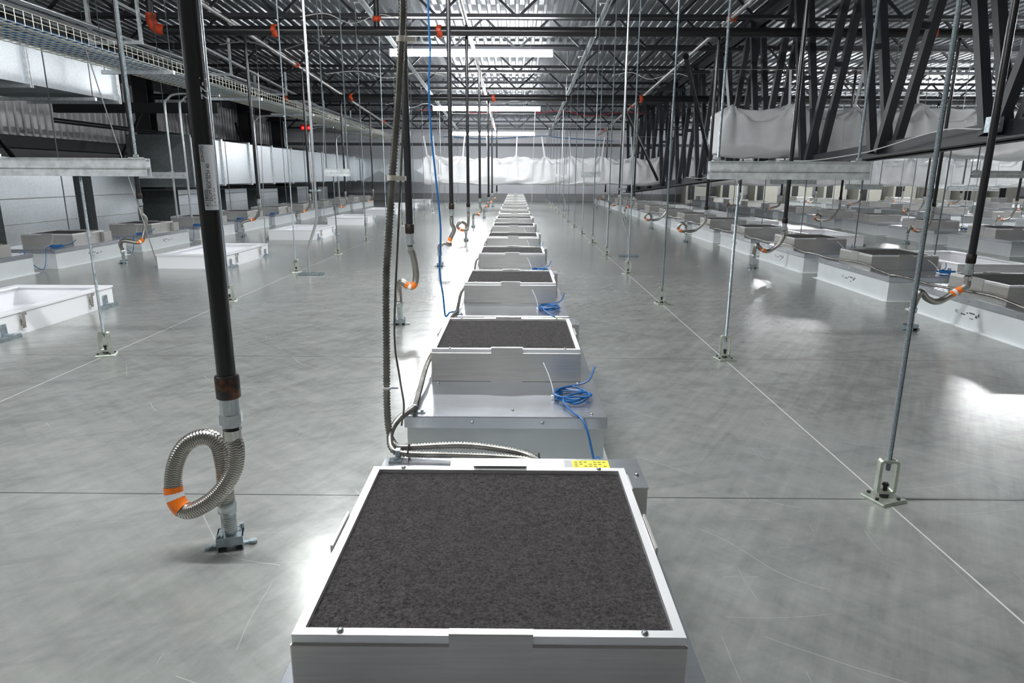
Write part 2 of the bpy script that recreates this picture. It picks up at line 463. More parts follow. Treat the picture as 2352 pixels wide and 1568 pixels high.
# ------------------------------------------------------------------ white open light frames (hatch frames)
def make_frame():
    r = thing('ceiling_hatch_frame', 'x', 'hatch frame')
    W, L, H, T = .33, 1.12, .122, .03
    f = MB()
    for (a0, a1, b0, b1) in ((-W, W, 0, T), (-W, W, L-T, L), (-W, -W+T, T, L-T), (W-T, W, T, L-T)): f.box(a0, a1, b0, b1, 0, H)
    obj('side_walls', f, 'white_gloss', r)
    f = MB(); e = .006; q = .05
    for (a0, a1, b0, b1) in ((-W-e, W+e, -e, q), (-W-e, W+e, L-q, L+e), (-W-e, -W+q, q, L-q), (W-q, W+e, q, L-q)): f.box(a0, a1, b0, b1, H+.002, H+.014)
    obj('rim', f, 'white_gloss', r)
    obj('bottom_panel', MB().box(-W+T, W-T, T, L-T, 0, .012), 'panel_white', r)
    s = MB(); s.box(-.12, .02, .5, .62, .012, .0125); so = obj('paper_label', s, 'white_tape', r)
    p = MB()
    for k in range(5): p.box(-.11, .0+.01*(k % 2), .515+k*.02, .521+k*.02, .0125, .0128)
    obj('label_print', p, 'grey_label', so)
    for sx in (-1, 1):
        for y in (.25, .87):
            m = MB(); X_ = sx*W
            def bx(a, b, y0, y1, z0, z1): m.box(min(X_+sx*a, X_+sx*b), max(X_+sx*a, X_+sx*b), y0, y1, z0, z1)
            bx(0, .006, y-.02, y+.02, .045, .085); bx(.006, .014, y-.012, y+.012, .055, .105); bx(.006, .02, y-.02, y+.02, .105, .122); bx(.006, .018, y-.025, y+.005, .035, .05)
            obj('latch', m, 'steel_bright', r)
        for y in (.10, 1.02):
            m = MB()
            def bx(a, b, y0, y1, z0, z1): m.box(min(X_+sx*a, X_+sx*b), max(X_+sx*a, X_+sx*b), y0, y1, z0, z1)
            bx(.008, .05, y-.07, y+.07, 0, .022); bx(.002, .012, y-.018, y+.018, .02, .085); bx(.012, .045, y-.018, y+.018, .022, .030)
            m.cyl((X_+sx*.028, y-.04, .022), (X_+sx*.028, y-.04, .045), .006, 8)
            obj('mounting_foot', m, 'bracket_zinc', r)
    return r
frame = make_frame(); first_frame = [frame]
def place_frame(x, y, label, g):
    u = first_frame.pop() if first_frame else copy_tree(frame)
    u.location = (x, y, 0); tag(u, label, 'hatch frame', g)
for i in range(7): place_frame(-3.125, 3.40+2.956*i, 'white open hatch frame on the floor, %s left of the aisle' % nth(i), 'hatch frames left of the aisle')
for i in range(6): place_frame(4.30, 5.97+2.956*i, 'white open hatch frame, %s behind the right aisle units' % nth(i), 'hatch frames under the truss')
for i in range(4): place_frame(7.55, 10.4+2.956*i, 'white open hatch frame, %s in the row right of the truss' % nth(i), 'hatch frames right of the truss')
for i in range(3): place_frame(10.6, 13.4+2.956*i, 'white open hatch frame, %s in the farthest right frame row' % nth(i), 'hatch frames far right')

# ------------------------------------------------------------------ roof: joists, truss, struts
def bar_mesh(name, p0, p1, w, h, upv=(0, 0, 1)): return MB().bar(p0, p1, w, h, upv).mesh(name)
PX = .55; JD = .50
webA = bar_mesh('web_bar', (0, 0, 0), (PX, 0, JD), .035, .035); webB = bar_mesh('web_bar', (0, 0, JD), (PX, 0, 0), .035, .035)
for j in range(9):
    Y = 8.1+1.9*j; zb = roof(3.47, Y)
    for bay, (xa, xb) in enumerate(((-7.7, 3.75), (4.25, 16.2))):
        t_ = thing('bar_joist', 'dark open-web steel roof joist, %s %s' % (nth(j), 'left of the big truss' if bay == 0 else 'right of the big truss'), 'roof joist', (xa, Y, zb), 'roof joists %s of the truss' % ('left', 'right')[bay])
        L = xb-xa
        for nm, z0 in (('bottom_chord', 0), ('top_chord', JD)):
            m = MB()
            for s in (-1, 1):
                y0, y1 = sorted((s*.008, s*.05))
                m.box(0, L, y0, y1, z0-.003, z0+.003); y0, y1 = sorted((s*.008, s*.014)); m.box(0, L, y0, y1, z0-.045 if z0 else z0+.003, z0-.003 if z0 else z0+.05)
            obj(nm, m, 'steel_dark', t_)
        for i in range(int(L/PX)): obj('web_bar', webA if i % 2 == 0 else webB, 'steel_dark', t_, (i*PX, 0, 0))

# deep roof truss running away from the camera on the right
TX = 4.0
tr = thing('roof_truss', 'deep dark steel roof truss with paired diagonals right of the aisle', 'roof truss', (TX, 0, 0))
def chord(name, a, h, fl, y0, y1):
    m = MB()
    for s in (-1, 1):
        def q(xa, xb, za, zb):
            xa, xb = sorted((s*xa, s*xb))
            v = [(x, y, roof(z, y)) for y in (y0, y1) for z in (za, zb) for x in (xa, xb)]
            m.add(v, [(0, 1, 3, 2), (4, 6, 7, 5), (0, 4, 5, 1), (2, 3, 7, 6), (0, 2, 6, 4), (1, 5, 7, 3)])
        lo = fl
        q(.035, .05, a, a+h); q(.035, .15, (a if lo else a+h-.015), (a+.015 if lo else a+h))
    obj(name, m, 'truss_steel', tr)
chord('bottom_chord', 1.44, .16, True, -1.0, 24.6); chord('top_chord', 3.82, .16, False, -1.0, 24.6)
ZB, ZT = 1.50, 3.93
for n_ in range(-4, 11):
    yb = 7.55+1.8*n_
    if yb < .3 or yb > 24: continue
    for dy in (-.9, .9):
        for s in (-1, 1):
            p0 = (s*.085, yb+.06*(1 if dy > 0 else -1), roof(ZB, yb)); p1 = (s*.085, yb+dy*.96, roof(ZT, yb+dy))
            m = MB(); m.bar(p0, p1, .075, .085, (1, 0, 0)); obj('diagonal', m, 'truss_steel', tr)
        m = MB(); yy = yb+dy*.48; zz = roof(ZB+(ZT-ZB)*.48, yy); m.box(-.05, .05, yy-.02, yy+.02, zz-.03, zz+.03); obj('spacer', m, 'truss_steel', tr)
# second truss further right, seen between the diagonals of the first
# slotted ceiling struts along the room
def ceil_strut(x, a, label):
    m = MB(); y0, y1 = 3.0, 24.7
    for (xa, xb, za, zb) in ((-.03, .03, .036, .041), (-.03, -.025, 0, .036), (.025, .03, 0, .036), (-.03, -.012, 0, .004), (.012, .03, 0, .004)):
        v = [(xx, y, roof(a, y)+z) for y in (y0, y1) for z in (za, zb) for xx in (xa, xb)]
        m.add(v, [(0, 1, 3, 2), (4, 6, 7, 5), (0, 4, 5, 1), (2, 3, 7, 6), (0, 2, 6, 4), (1, 5, 7, 3)])
    tag(obj('strut_channel', m, 'strut', None, (x, 0, 0)), label, 'strut channel', 'strut channels under the roof')
SA = 3.39
ceil_strut(-1.95, SA, 'long galvanised strut channel under the roof, left end of the lights'); ceil_strut(1.14, SA, 'long galvanised strut channel under the roof, right of the lights')
ceil_strut(-5.1, SA, 'long galvanised strut channel under the roof above the cable tray')
def zs(y): return roof(SA, y)+.02

# hanger rods with turnbuckles
rodR = .0064
def loop_path(w_, h_, r_):
    pts = []
    for cx, cz, a0 in ((w_-r_, h_-r_, 0), (-w_+r_, h_-r_, 90), (-w_+r_, -h_+r_, 180), (w_-r_, -h_+r_, 270)):
        for k in range(5): a = math.radians(a0+90*k/4); pts.append((cx+r_*math.cos(a), 0, cz+r_*math.sin(a)))
    return pts
m = MB(); lp = loop_path(.026, .05, .010); th_ = .008; dp = .011
inner = loop_path(.026-th_, .05-th_, .005); n = len(lp); v = []
for src in (lp, inner):
    for yy in (-dp, dp): v += [(p[0], yy, p[2]) for p in src]
fs = []
for i in range(n):
    j = (i+1) % n
    fs += [(i, j, n+j, n+i), (2*n+i, 3*n+i, 3*n+j, 2*n+j), (i, 2*n+i, 2*n+j, j), (n+i, n+j, 3*n+j, 3*n+i)]
m.add(v, fs); loop_me = m.mesh('turnbuckle'); loop_me.materials.append(M['zinc_yellow'])
m = MB(); m.bbox(-.045, .045, -.04, .04, 0, .009, .003); plate_me = m.mesh('base_plate'); plate_me.materials.append(M['zinc_yellow'])
m = MB(); m.cyl((0, 0, 0), (0, 0, .005), .005, 10); bolt_me = m.mesh('bolt'); bolt_me.materials.append(M['black_iron'])
m = MB(); m.tube([(0, 0, .009), (0, 0, .021), (0, 0, .021), (0, 0, .045), (0, 0, .045), (0, 0, .051)], [.012, .012, .006, .006, .010, .007], 12); cbolt_me = m.mesh('swivel_bolt'); cbolt_me.materials.append(M['black_iron'])
rod_cache = {}
def hanger(x, y, zt, label, g, clip=0.):
    r = thing('hanger_rod', label, 'hanger rod', (x, y, 0), g)
    m = MB().cyl((0, 0, .09), (0, 0, zt), rodR, 8); obj('threaded_rod', m, 'threaded_rod', r)
    obj('turnbuckle', loop_me, None, r, (0, 0, .071), random.uniform(-.25, .25)); obj('base_plate', plate_me, None, r, (0, 0, 0), math.radians(20)*random.choice((1, 1, .5)))
    obj('swivel_bolt', cbolt_me, None, r)
    if y < 5.5:
        for px, py in ((-.03, -.02), (-.03, .025), (.03, -.02), (.03, .025)): obj('bolt', bolt_me, None, r, (px, py, .009))
    if clip:
        m = MB(); a, b = sorted((0, clip)); m.box(a-.02, b+.02, -.015, .015, zt-.008, zt); m.cyl((0, 0, zt-.03), (0, 0, zt-.008), .012, 6); obj('strut_clip', m, 'rod_clip', r)
    return r
TRAP_L = {1: (.87, -2.06), 4: (.90, -2.05)}; 
for k in range(0, 16):
    y = 1.717+PITCH*k
    for side, x, cl, nm in ((0, -2.05, .10, 'left of the aisle'), (1, 1.042, .10, 'right of the centre row')):
        if side == 0 and k == 0: continue
        short = k in ((1, 4, 10) if side == 0 else (1, 6, 11))
        hanger(x, y, .868 if short else zs(y), 'zinc threaded rod with turnbuckle foot, %s %s' % (nth(k if side else k-1), nm), 'hanger rods %s' % nm, 0 if short else cl)
for x, k0, nm in ((3.86, 2, 'beside the truss'), (-5.11, 3, 'in the far left row'), (7.0, 5, 'in the first row beyond the truss'), (10.1, 8, 'in the second row beyond the truss'), (13.2, 10, 'in the last row beyond the truss')):
    for i, k in enumerate(range(k0, 15)):
        y = 1.717+PITCH*k
        hanger(x, y, (roof(1.40, y) if x == 3.86 else zs(y)), 'zinc threaded rod with turnbuckle foot, %s %s' % (nth(i), nm), 'hanger rods %s' % nm)

# strut trapezes (back-to-back channel)
def trapeze(xa, xb, y, zc_, label, rods, big=True):
    t_ = thing('strut_trapeze', label, 'strut trapeze', (xa, y, zc_), 'strut trapezes')
    L = xb-xa; m = MB()
    for s in (-1, 1):
        def q(y0, y1, za, zb):
            a, b = sorted((s*za, s*zb)); m.box(0, L, y0, y1, a, b)
        q(-.0205, .0205, .0008, .004); q(-.0205, -.0175, .004, .040); q(.0175, .0205, .004, .040); q(-.0205, -.009, .037, .040); q(.009, .0205, .037, .040)
    m.box(0, L, -.0250, -.0205, -.0045, -.0005); m.box(0, L, -.0250, -.0205, .0375, .041); m.box(0, L, -.0235, -.0205, -.041, -.0385); m.box(0, L, -.0218, -.0205, .030, .0375); m.box(0, L, -.0218, -.0205, -.0395, -.030)
    obj('double_channel', m, 'strut', t_)
    for xr in rods:
        yt = (zs(y) if xa < 3 else roof(3.99, y))-zc_
        mm = MB().cyl((xr-xa, 0, .04), (xr-xa, 0, yt), rodR, 8); obj('upper_rod', mm, 'threaded_rod', t_)
        mm = MB(); mm.box(xr-xa-.025, xr-xa+.025, -.022, .022, .041, .046); mm.cyl((xr-xa, 0, .046), (xr-xa, 0, .058), .012, 6); obj('rod_nut', mm, 'zinc', t_)
trapeze(.895, 1.635, 3.195, .912, 'galvanised double strut trapeze hung at head height on the right aisle', (.935, 1.585))
trapeze(-2.46, -1.722, 3.195, .912, 'galvanised double strut trapeze hung at head height on the left', (-2.42, -1.775))
trapeze(1.0, 1.30, 10.585, .912, 'short strut trapeze over the right aisle, farther than the large one', (1.02, 1.27))
trapeze(-2.14, -1.86, 7.629, .912, 'short strut trapeze left of the aisle beside the armoured cable', (-2.12, -1.88))
trapeze(-5.1, -4.42, 9.1, .87, 'strut trapeze hung behind the tall black pipe', (-5.06, -4.61))
trapeze(1.02, 1.35, 17.975, .905, 'tiny far strut trapeze before the white wrapped duct, right side', (1.05, 1.3))
trapeze(-2.1, -1.8, 16.5, .905, 'tiny far strut trapeze before the white wrapped duct, left side', (-2.08, -1.83))
for i, (xa, xb, y, z) in enumerate(((4.2, 4.95, 11.3, .82), (5.3, 6.2, 8.0, .93), (5.4, 6.0, 11.2, .74), (7.7, 8.6, 12.2, .71), (8.6, 9.3, 14.2, .72))):
    trapeze(xa, xb, y, z, 'strut trapeze over the units beyond the truss, %s' % nth(i), (xa+.05, xb-.05))

# bent bracing conduits standing on a strut foot
def brace(x, y, sx, label):
    t_ = thing('bracing_conduit', label, 'conduit', (x, y, 0), 'bent bracing conduits')
    p = curve([(0, 0, .02), (0, 0, .16), (-.012*sx, 0, .26), (-.085*sx, 0, .46), (-.10*sx, 0, .56), (-.10*sx, 0, 1.0), (-.10*sx, 0, zs(y))], 6)
    obj('conduit', MB().tube(p, .0115, 10), 'emt', t_)
    m = MB(); m.box(-.10, .13, -.02, .02, 0, .003); m.box(-.10, .13, -.02, -.017, 0, .024); m.box(-.10, .13, .017, .02, 0, .024); m.box(-.02, .02, -.017, .017, .02, .024); obj('strut_foot', m, 'bracket_zinc', t_)
    m = MB(); m.box(-.115*sx-.03, -.10*sx+.03, -.018, .018, .74, .757); m.cyl((-.10*sx-.03, 0, .748), (-.10*sx-.05, 0, .748), .01, 8); m.cyl((-.10*sx+.03, 0, .748), (-.10*sx+.05, 0, .748), .01, 8); obj('clamp', m, 'bracket_zinc', t_)
brace(-1.875, 5.98, -1, 'bent steel conduit standing on a strut foot left of the aisle')
brace(1.26, 7.55, 1, 'bent steel conduit standing on a strut foot right of the aisle')
brace(1.3, 18.1, 1, 'tiny bent conduit at the far end of the right aisle')

# ------------------------------------------------------------------ sprinkler pipes
def slope_pipe(x, a, r, y0, y1): return MB().tube([(x, y0, roof(a, y0)), (x, y1, roof(a, y1))], r, 12)
def coupling(parent, c, axis, r):
    m = MB(); ax = Vector(axis); c = Vector(c)
    m.tube([c-ax*.028, c-ax*.028, c+ax*.028, c+ax*.028], [r*.9, r*1.33, r*1.33, r*.9], 16, False)
    sd = ax.cross(Vector((0, 0, 1))).normalized()
    for s in (-1, 1):
        q = c+sd*s*r*1.45; m.bar(q-ax*.022, q+ax*.022, .035, .03)
        m.cyl(q-Vector((0, 0, .04)), q+Vector((0, 0, .04)), .007, 6)
    return obj('pipe_coupling', m, 'orange', parent)
BR = 3.23
for x, cy, lab in ((-.66, (8.2, 14.9, 20.2), 'grey sprinkler branch pipe with red couplings above the centre row'), (2.684, (9.05, 16.3, 21.2), 'grey sprinkler branch pipe with red couplings by the roof truss'), (-3.73, (8.3, 11.95, 15.1, 19.4), 'grey sprinkler branch pipe with red couplings right of the cable tray')):
    t_ = thing('sprinkler_branch', lab, 'sprinkler pipe', (0, 0, 0), 'sprinkler branch pipes')
    obj('pipe', slope_pipe(x, BR, .028, 3.0, 22.5), 'branch_steel', t_)
    for y in cy: coupling(t_, (x, y, roof(BR, y)), (0, 1, SL), .03)
    c_ = (x, 22.5, roof(BR, 22.5)); obj('end_cap', MB().cyl(c_, (x, 22.55, roof(BR, 22.55)), .036, 12), 'orange', t_)
for i, (Y, zz, xs, lab) in enumerate(((9.20, 2.678, (-3.11, -1.0, 5.3), 'thick black sprinkler main crossing the room in front of the first light'), (14.3, 2.423, (-4.71, -3.38, -.48, 2.52), 'thick black sprinkler main crossing the room behind the first light'))):
    t_ = thing('sprinkler_main', lab, 'sprinkler pipe', (0, Y, zz), 'sprinkler mains')
    obj('pipe', MB().cyl((-4.55 if i == 0 else -7.4, 0, 0), (15, 0, 0), .058, 18), 'black_pipe', t_)
    for x in xs: coupling(t_, (x, 0, 0), (1, 0, 0), .058)
    for x in (-2.5, 1.0):
        m = MB(); m.tube([(x, .068*math.cos(a), .068*math.sin(a)) for a in [math.radians(-200+22*q) for q in range(11)]], .006, 6); m.cyl((x, 0, .066), (x, 0, roof(3.995, Y)-zz), .005, 6); obj('hanger_loop', m, 'rod_clip', t_)
    if i == 0:
        m = MB(); m.cyl((-1.8, 0, .05), (-1.8, 0, .8), .036, 12); obj('riser', m, 'black_pipe', t_); coupling(t_, (-1.8, 0.0001, .14), (.00001, .00001, 1), .04)
        m = MB(); m.tube(curve([(-4.53, 0, 0), (-4.65, 0, .03), (-4.69, 0, .12), (-4.69, 0, .2)], 6), .062, 14); obj('elbow', m, 'orange', t_); obj('riser', MB().cyl((-4.69, 0, .2), (-4.69, 0, .8), .045, 12), 'black_pipe', t_)

# ------------------------------------------------------------------ sprinkler drops with braided hose
BRK = MB()
BRK.box(-.030, .030, -.026, .026, .030, .034); BRK.box(-.030, .030, -.029, -.026, .014, .036); BRK.box(-.030, .030, .026, .029, .0, .036); BRK.box(-.030, -.027, -.026, .026, .0, .034); BRK.box(.027, .030, -.026, .026, .0, .034)
for s in (-1, 1):
    BRK.box(min(s*.030, s*.050), max(s*.030, s*.050), -.007, .004, .004, .007); BRK.cyl((s*.050, -.002, .003), (s*.050, -.002, .009), .0095, 12)
BRK.cyl((.025, .02, .034), (.025, .02, .046), .005, 10); BRK.cyl((-.025, -.017, .034), (-.025, -.017, .04), .005, 10)
brk_me = BRK.mesh('floor_bracket'); brk_me.materials.append(M['bracket_zinc'])
def drop(xp, yp, xb, yb, zbot, hose, label, g, band=.5, zt=None, big=False):
    """hose: points from the pipe end to the outlet tube; straight parts are derived"""
    t_ = thing('sprinkler_drop', label, 'sprinkler drop', (xb, yb, 0), g)
    dx, dy = xp-xb, yp-yb
    R = .0205
    zt = zt or roof(BR, yp)
    obj('drop_pipe', MB().cyl((dx, dy, zbot), (dx, dy, zt), R, 20), 'black_pipe', t_)
    m = MB(); m.tube([(dx, dy, zbot-.055), (dx, dy, zbot-.053), (dx, dy, zbot-.004), (dx, dy, zbot)], [R*1.15, R*1.3, R*1.3, R*1.15], 20); obj('coupling', m, 'rusty_coupling' if big else 'coupling_iron', t_)
    z = zbot-.055
    m = MB(); m.cyl((dx, dy, z), (dx, dy, z-.038), R*1.06, 18); m.cyl((dx, dy, z-.038), (dx, dy, z-.060), R*1.32, 6); m.cyl((dx, dy, z-.060), (dx, dy, z-.068), R*1.05, 16); obj('hex_fitting', m, 'zinc', t_)
    z -= .068
    m = MB(); m.cyl((dx, dy, z), (dx, dy, z-.008), R*.8, 14); obj('seal', m, 'black', t_)
    z -= .008
    m = MB(); m.cyl((dx, dy, z), (dx, dy, z-.024), R*1.04, 18); obj('hose_ferrule', m, 'steel_bright', t_)
    pts = [(dx, dy, z-.018)] + [(p[0]-xb, p[1]-yb, p[2]) for p in hose]
    path = resample(curve(pts, 14), .005 if big else .009)
    ho = obj('braided_hose', MB().tube(path, R*.95, 18 if big else 12), 'braid', t_)
    k = int(len(path)*band); wd = 3 if big else 2
    for a, b, mt in ((k-2*wd, k, 'orange_tape'), (k, k+wd, 'white_tape'), (k+wd, k+2*wd, 'orange_tape')):
        if b < len(path): obj('hose_band', MB().tube(path[a:b+1], R*1.02, 18, False), mt, ho)
    ze = pts[-1][2]
    m = MB(); m.tube([(0, 0, .012), (0, 0, ze-.03)], R*.80, 14); m.tube([(0, 0, ze-.03), (0, 0, ze-.026), (0, 0, ze-.002), (0, 0, ze+.004)], [R*.8, R*1.1, R*1.1, R*.8], 14)
    for q in range(0, int((ze-.06)/.005)):
        if big: m.tube([(0, 0, .045+q*.005), (0, 0, .0472+q*.005), (0, 0, .0494+q*.005)], [R*.80, R*.90, R*.80], 14, False)
    m.cyl((0, 0, 0), (0, 0, .03), R*.9, 12)
    obj('outlet_tube', m, 'zinc', t_)
    obj('floor_bracket', brk_me, None, t_, (0, 0, 0), random.uniform(-.1, .35) if not big else math.radians(18))
    return t_
# nearest drop, with its full loop of hose
h1 = [(-.645, 1.425, .265), (-.652, 1.418, .215), (-.686, 1.408, .163), (-.731, 1.402, .129), (-.771, 1.405, .118), (-.797, 1.415, .151), (-.797, 1.43, .212), (-.774, 1.445, .262), (-.735, 1.458, .280), (-.705, 1.462, .262), (-.692, 1.455, .205), (-.692, 1.45, .150), (-.692, 1.45, .118)]
big = drop(-.652, 1.43, -.692, 1.45, .443, h1, 'black sprinkler drop with looped braided hose, nearest beside the front unit', 'sprinkler drops left of the centre row', .44, None, True)
def local(xb, y, pts, dy=0.03): return [(x, y+dy*math.sin(i*1.3), z) for i, (x, z) in enumerate(pts)]
drop(-.628, 3.944, -.703, 3.944, .605, local(0, 3.944, [(-.612, .42), (-.600, .33), (-.604, .262), (-.630, .232), (-.660, .248), (-.685, .262), (-.706, .235), (-.706, .185), (-.703, .140)], .01), 'black sprinkler drop with S-bent braided hose, second from camera left of centre units', 'sprinkler drops left of the centre row', .55)
def hoseform(kind, xp, xb, y, zb):
    d = xb-xp; s = 1 if d >= 0 else -1
    e = .135
    if kind == 'S': L = [(xp+.0, zb-.20), (xp-s*.02, zb-.26), (xp+s*.03, .25), (xp+d*.5-s*.04, .215), (xb-s*.05, .235), (xb, .20), (xb, e)]
    elif kind == 'loop': L = [(xp, zb-.20), (xp+d*.25, .21), (xp+d*.6, .155), (xb+s*.06, .15), (xb+s*.12, .20), (xb+s*.07, .26), (xb+s*.01, .235), (xb, .19), (xb, e)]
    elif kind == 'sweep': L = [(xp, zb-.19), (xp+d*.1, zb-.27), (xp+d*.4, .255), (xp+d*.75, .235), (xb, .205), (xb, e)]
    else: L = [(xp, zb-.19), (xp+d*.12, .23), (xp+d*.45, .17), (xp+d*.75, .19), (xb-s*.015, .235), (xb, .20), (xb, e)]
    return [(x, y+.028*math.sin(i*1.1), max(.03, z)) for i, (x, z) in enumerate(L)]
for i, (y, xp, kd) in enumerate(((6.62, -.636, 'S'), (9.345, -.665, 'loop'), (11.876, -.64, 'S'), (14.6, -.60, 'sweep'), (17.3, -.62, 'S'), (20.0, -.58, 'sweep'))):
    zb = (.62, .52, .56, .5, .52, .5)[i]
    drop(xp, y, -.70-(.06 if kd == 'S' else 0), y, zb, hoseform(kd, xp, -.70-(.06 if kd == 'S' else 0), y, zb), 'black sprinkler drop with bent braided hose, %s left of centre units' % nth(i+2), 'sprinkler drops left of the centre row', .5)
for i, (y, xp, kd, zb) in enumerate(((3.888, 2.655, 'U', .455), (6.623, 2.64, 'U', .50), (9.333, 2.62, 'loop', .50), (11.80, 2.63, 'loop', .52), (14.75, 2.55, 'sweep', .52), (17.2, 2.6, 'U', .5), (19.9, 2.6, 'sweep', .5))):
    drop(xp, y, 2.364, y, zb, hoseform(kd, xp, 2.364, y, zb), 'black sprinkler drop with braided hose, %s along the right aisle units' % nth(i), 'sprinkler drops along the right aisle', .2 if i == 0 else .62)
for i, (y, xp, kd, zb) in enumerate(((6.70, -3.74, 'S', .70), (9.75, -3.72, 'sweep', .60), (12.2, -3.72, 'sweep', .62), (14.75, -3.72, 'S', .6), (17.6, -3.72, 'sweep', .6))):
    drop(xp, y, -3.98, y, zb, hoseform(kd, xp, -3.98, y, zb), 'black sprinkler drop with braided hose, %s beside the left wall units' % nth(i), 'sprinkler drops on the left', .55)
for row, (xb, ys) in enumerate(((5.42, (6.6, 9.3, 12.0, 14.7, 17.4)), (8.45, (11.9, 14.6, 17.3, 19.9)), (11.5, (15.4, 18.1, 20.8)))):
    for i, y in enumerate(ys):
        xp = xb+.3; kd = ('sweep', 'U', 'loop')[(i+row) % 3]
        drop(xp, y, xb, y, .56, hoseform(kd, xp, xb, y, .56), 'black sprinkler drop with braided hose, %s in the %s row beyond the truss' % (nth(i), ('first', 'second', 'third')[row]), 'sprinkler drops beyond the truss', .7)
# paper sticker and chalk mark on the nearest pipe
pcx, pcy, PR = -.652, 1.43, .0205
def on_pipe(me, z0, a0, flip=1, rr=PR+.0006):
    """wrap a flat text mesh (x = along pipe, y = round it) on the pipe"""
    for v in me.vertices:
        a = a0 + v.co.y/PR*flip*-1
        z = z0 + v.co.x*flip
        v.co = Vector((pcx-big.location.x+rr*math.sin(a), pcy-big.location.y-rr*math.cos(a), z))
    me.update(); return me
m = MB(); v = []; fs = []; na = 14
za, zb_ = .808, .94
for k in range(na+1):
    a = math.radians(2+88*k/na)
    for z in (za, zb_): v.append((pcx-big.location.x+(PR+.0003)*math.sin(a), pcy-big.location.y-(PR+.0003)*math.cos(a), z))
m.add(v, [(2*k, 2*k+2, 2*k+3, 2*k+1) for k in range(na)], True)
st = obj('paper_sticker', m, 'white_tape', big); st['label'] = 'white printed paper sticker'
for s, size, z0, ang in (('4158000', .0100, .815, 26), ('1" DOM BLK SCH 40', .0098, .815, 48), ('(DROPS)', .0085, .905, 22), ('1.315 OD SEAMLESS', .0045, .845, 31), ('21 0  X 21  2-4', .0062, .815, 68)):
    me = on_pipe(text_mesh(s, size), z0, math.radians(ang)); me.materials.clear(); obj('sticker_print', me, 'ink', st)
me = on_pipe(text_mesh('1-22', .026), 1.075, math.radians(42), -1); me.materials.clear(); obj('chalk_mark', me, 'chalk', big)

# ------------------------------------------------------------------ strip lights
def strip_light(xc, y, z, label, g='strip lights'):
    t_ = thing('strip_light', label, 'strip light', (xc, y, z), g)
    L = 1.24
    m = MB(); m.box(-L, L, -.03, .03, .02, .055); obj('housing', m, 'lamp_housing', t_)
    m = MB(); m.prism([(.045*math.cos(a), .035*math.sin(a)-.012) for a in [math.radians(-200+22*q) for q in range(11)]], 0, -L+.01, L-.01); obj('diffuser', m, 'lamp_tube', t_)
    for s in (-1, 1):
        m = MB(); m.box(s*L-.01, s*L+.01, -.045, .045, -.05, .056); obj('end_cap', m, 'lamp_housing', t_)
        hgt = roof(3.995, y)-z
        m = MB(); m.cyl((s*.9, 0, .05), (s*.9, 0, max(.1, hgt)), .003, 6); obj('hanger_wire', m, 'rod_clip', t_)
for i, (y, z) in enumerate(((10.85, 2.695), (16.15, 2.392), (20.8, 2.117))):
    strip_light(-.70, y, z, 'glowing white strip light hung across the centre row, %s' % ('nearest of the three', 'middle of the three', 'farthest of the three')[i])
strip_light(-.70, 5.6, 2.98, 'strip light overhead, ahead of and above the camera'); strip_light(-.70, 1.7, 3.15, 'unseen added strip light directly above the front unit')  # strip above the front unit is added to brighten the near floor
for i, (x, y, z) in enumerate(((9.6, 7.4, 2.85), (9.4, 11.6, 2.6), (8.8, 20.9, 2.05), (12.8, 20.9, 2.05), (14.6, 15.0, 2.3), (-5.4, .6, 3.15))):  # unseen strips, added to light the side bays
    strip_light(x, y, z, 'unseen strip light in the side bay, %s' % (('right ahead of the camera', 'right middle of the bay', 'behind the white wrapped duct', 'behind the far end of the duct', 'far right by the wall', 'left beside the camera')[i]), 'unseen strip lights in the side bays')
# two bare bulbs by the truss
for i, (x, y, z) in enumerate(((4.27, 6.05, 1.50), (4.42, 5.86, 1.485))):
    t_ = thing('bare_bulb', 'small bright bare bulb hanging by the truss, %s of the two' % ('left', 'right')[i], 'bulb', (x, y, z), 'bare bulbs by the truss')
    m = MB(); m.tube([(0, 0, -.022), (0, 0, -.02), (0, 0, -.008), (0, 0, .008), (0, 0, .018)], [.002, .011, .016, .012, .008], 10); obj('glass', m, 'bulb', t_)
    m = MB(); m.cyl((0, 0, .018), (0, 0, .05), .010, 8); obj('socket', m, 'nylon', t_)
    m = MB(); m.tube(curve([(0, 0, .05), (.01, 0, .3), (.02, .01, .9), (.0, 0, roof(3.47, y)-z)], 6), .003, 6); obj('cord', m, 'white_cable', t_)

# ------------------------------------------------------------------ cable tray with blue data cables
t_ = thing('cable_tray', 'long pale wire basket cable tray running away on the left', 'cable tray', (0, 0, 0))
m = MB(); TY0, TY1, zb, zt, xr, xl = 4.0, 22.0, 2.004, 2.108, -3.85, -4.47
wr = .0032
for x in [xr-(xr-xl)*i/8 for i in range(9)]: m.cyl((x, TY0, zb), (x, TY1, zb), wr, 5)
for x in (xr, xl):
    for z in (zb+.05, zt): m.cyl((x, TY0, z), (x, TY1, z), wr, 5)
obj('long_wires', m, 'tray_wire', t_)
m = MB(); y = TY0
while y < TY1:
    for a, b in (((xr, y, zt), (xr, y, zb)), ((xr, y, zb-.004), (xl, y, zb-.004)), ((xl, y, zb), (xl, y, zt))): m.cyl(a, b, wr, 5)
    y += .10
obj('cross_wires', m, 'tray_wire', t_)
y = 5.2
while y < TY1:
    m = MB(); m.box(xl-.12, xr+.06, y-.02, y+.02, zb-.05, zb-.010); obj('support_strut', m, 'strut', t_)
    for x in (xl-.09, xr+.035):
        m = MB(); m.cyl((x, y, zb-.05), (x, y, roof(3.995, y)), .005, 6); obj('support_rod', m, 'threaded_rod', t_)
    y += 2.6
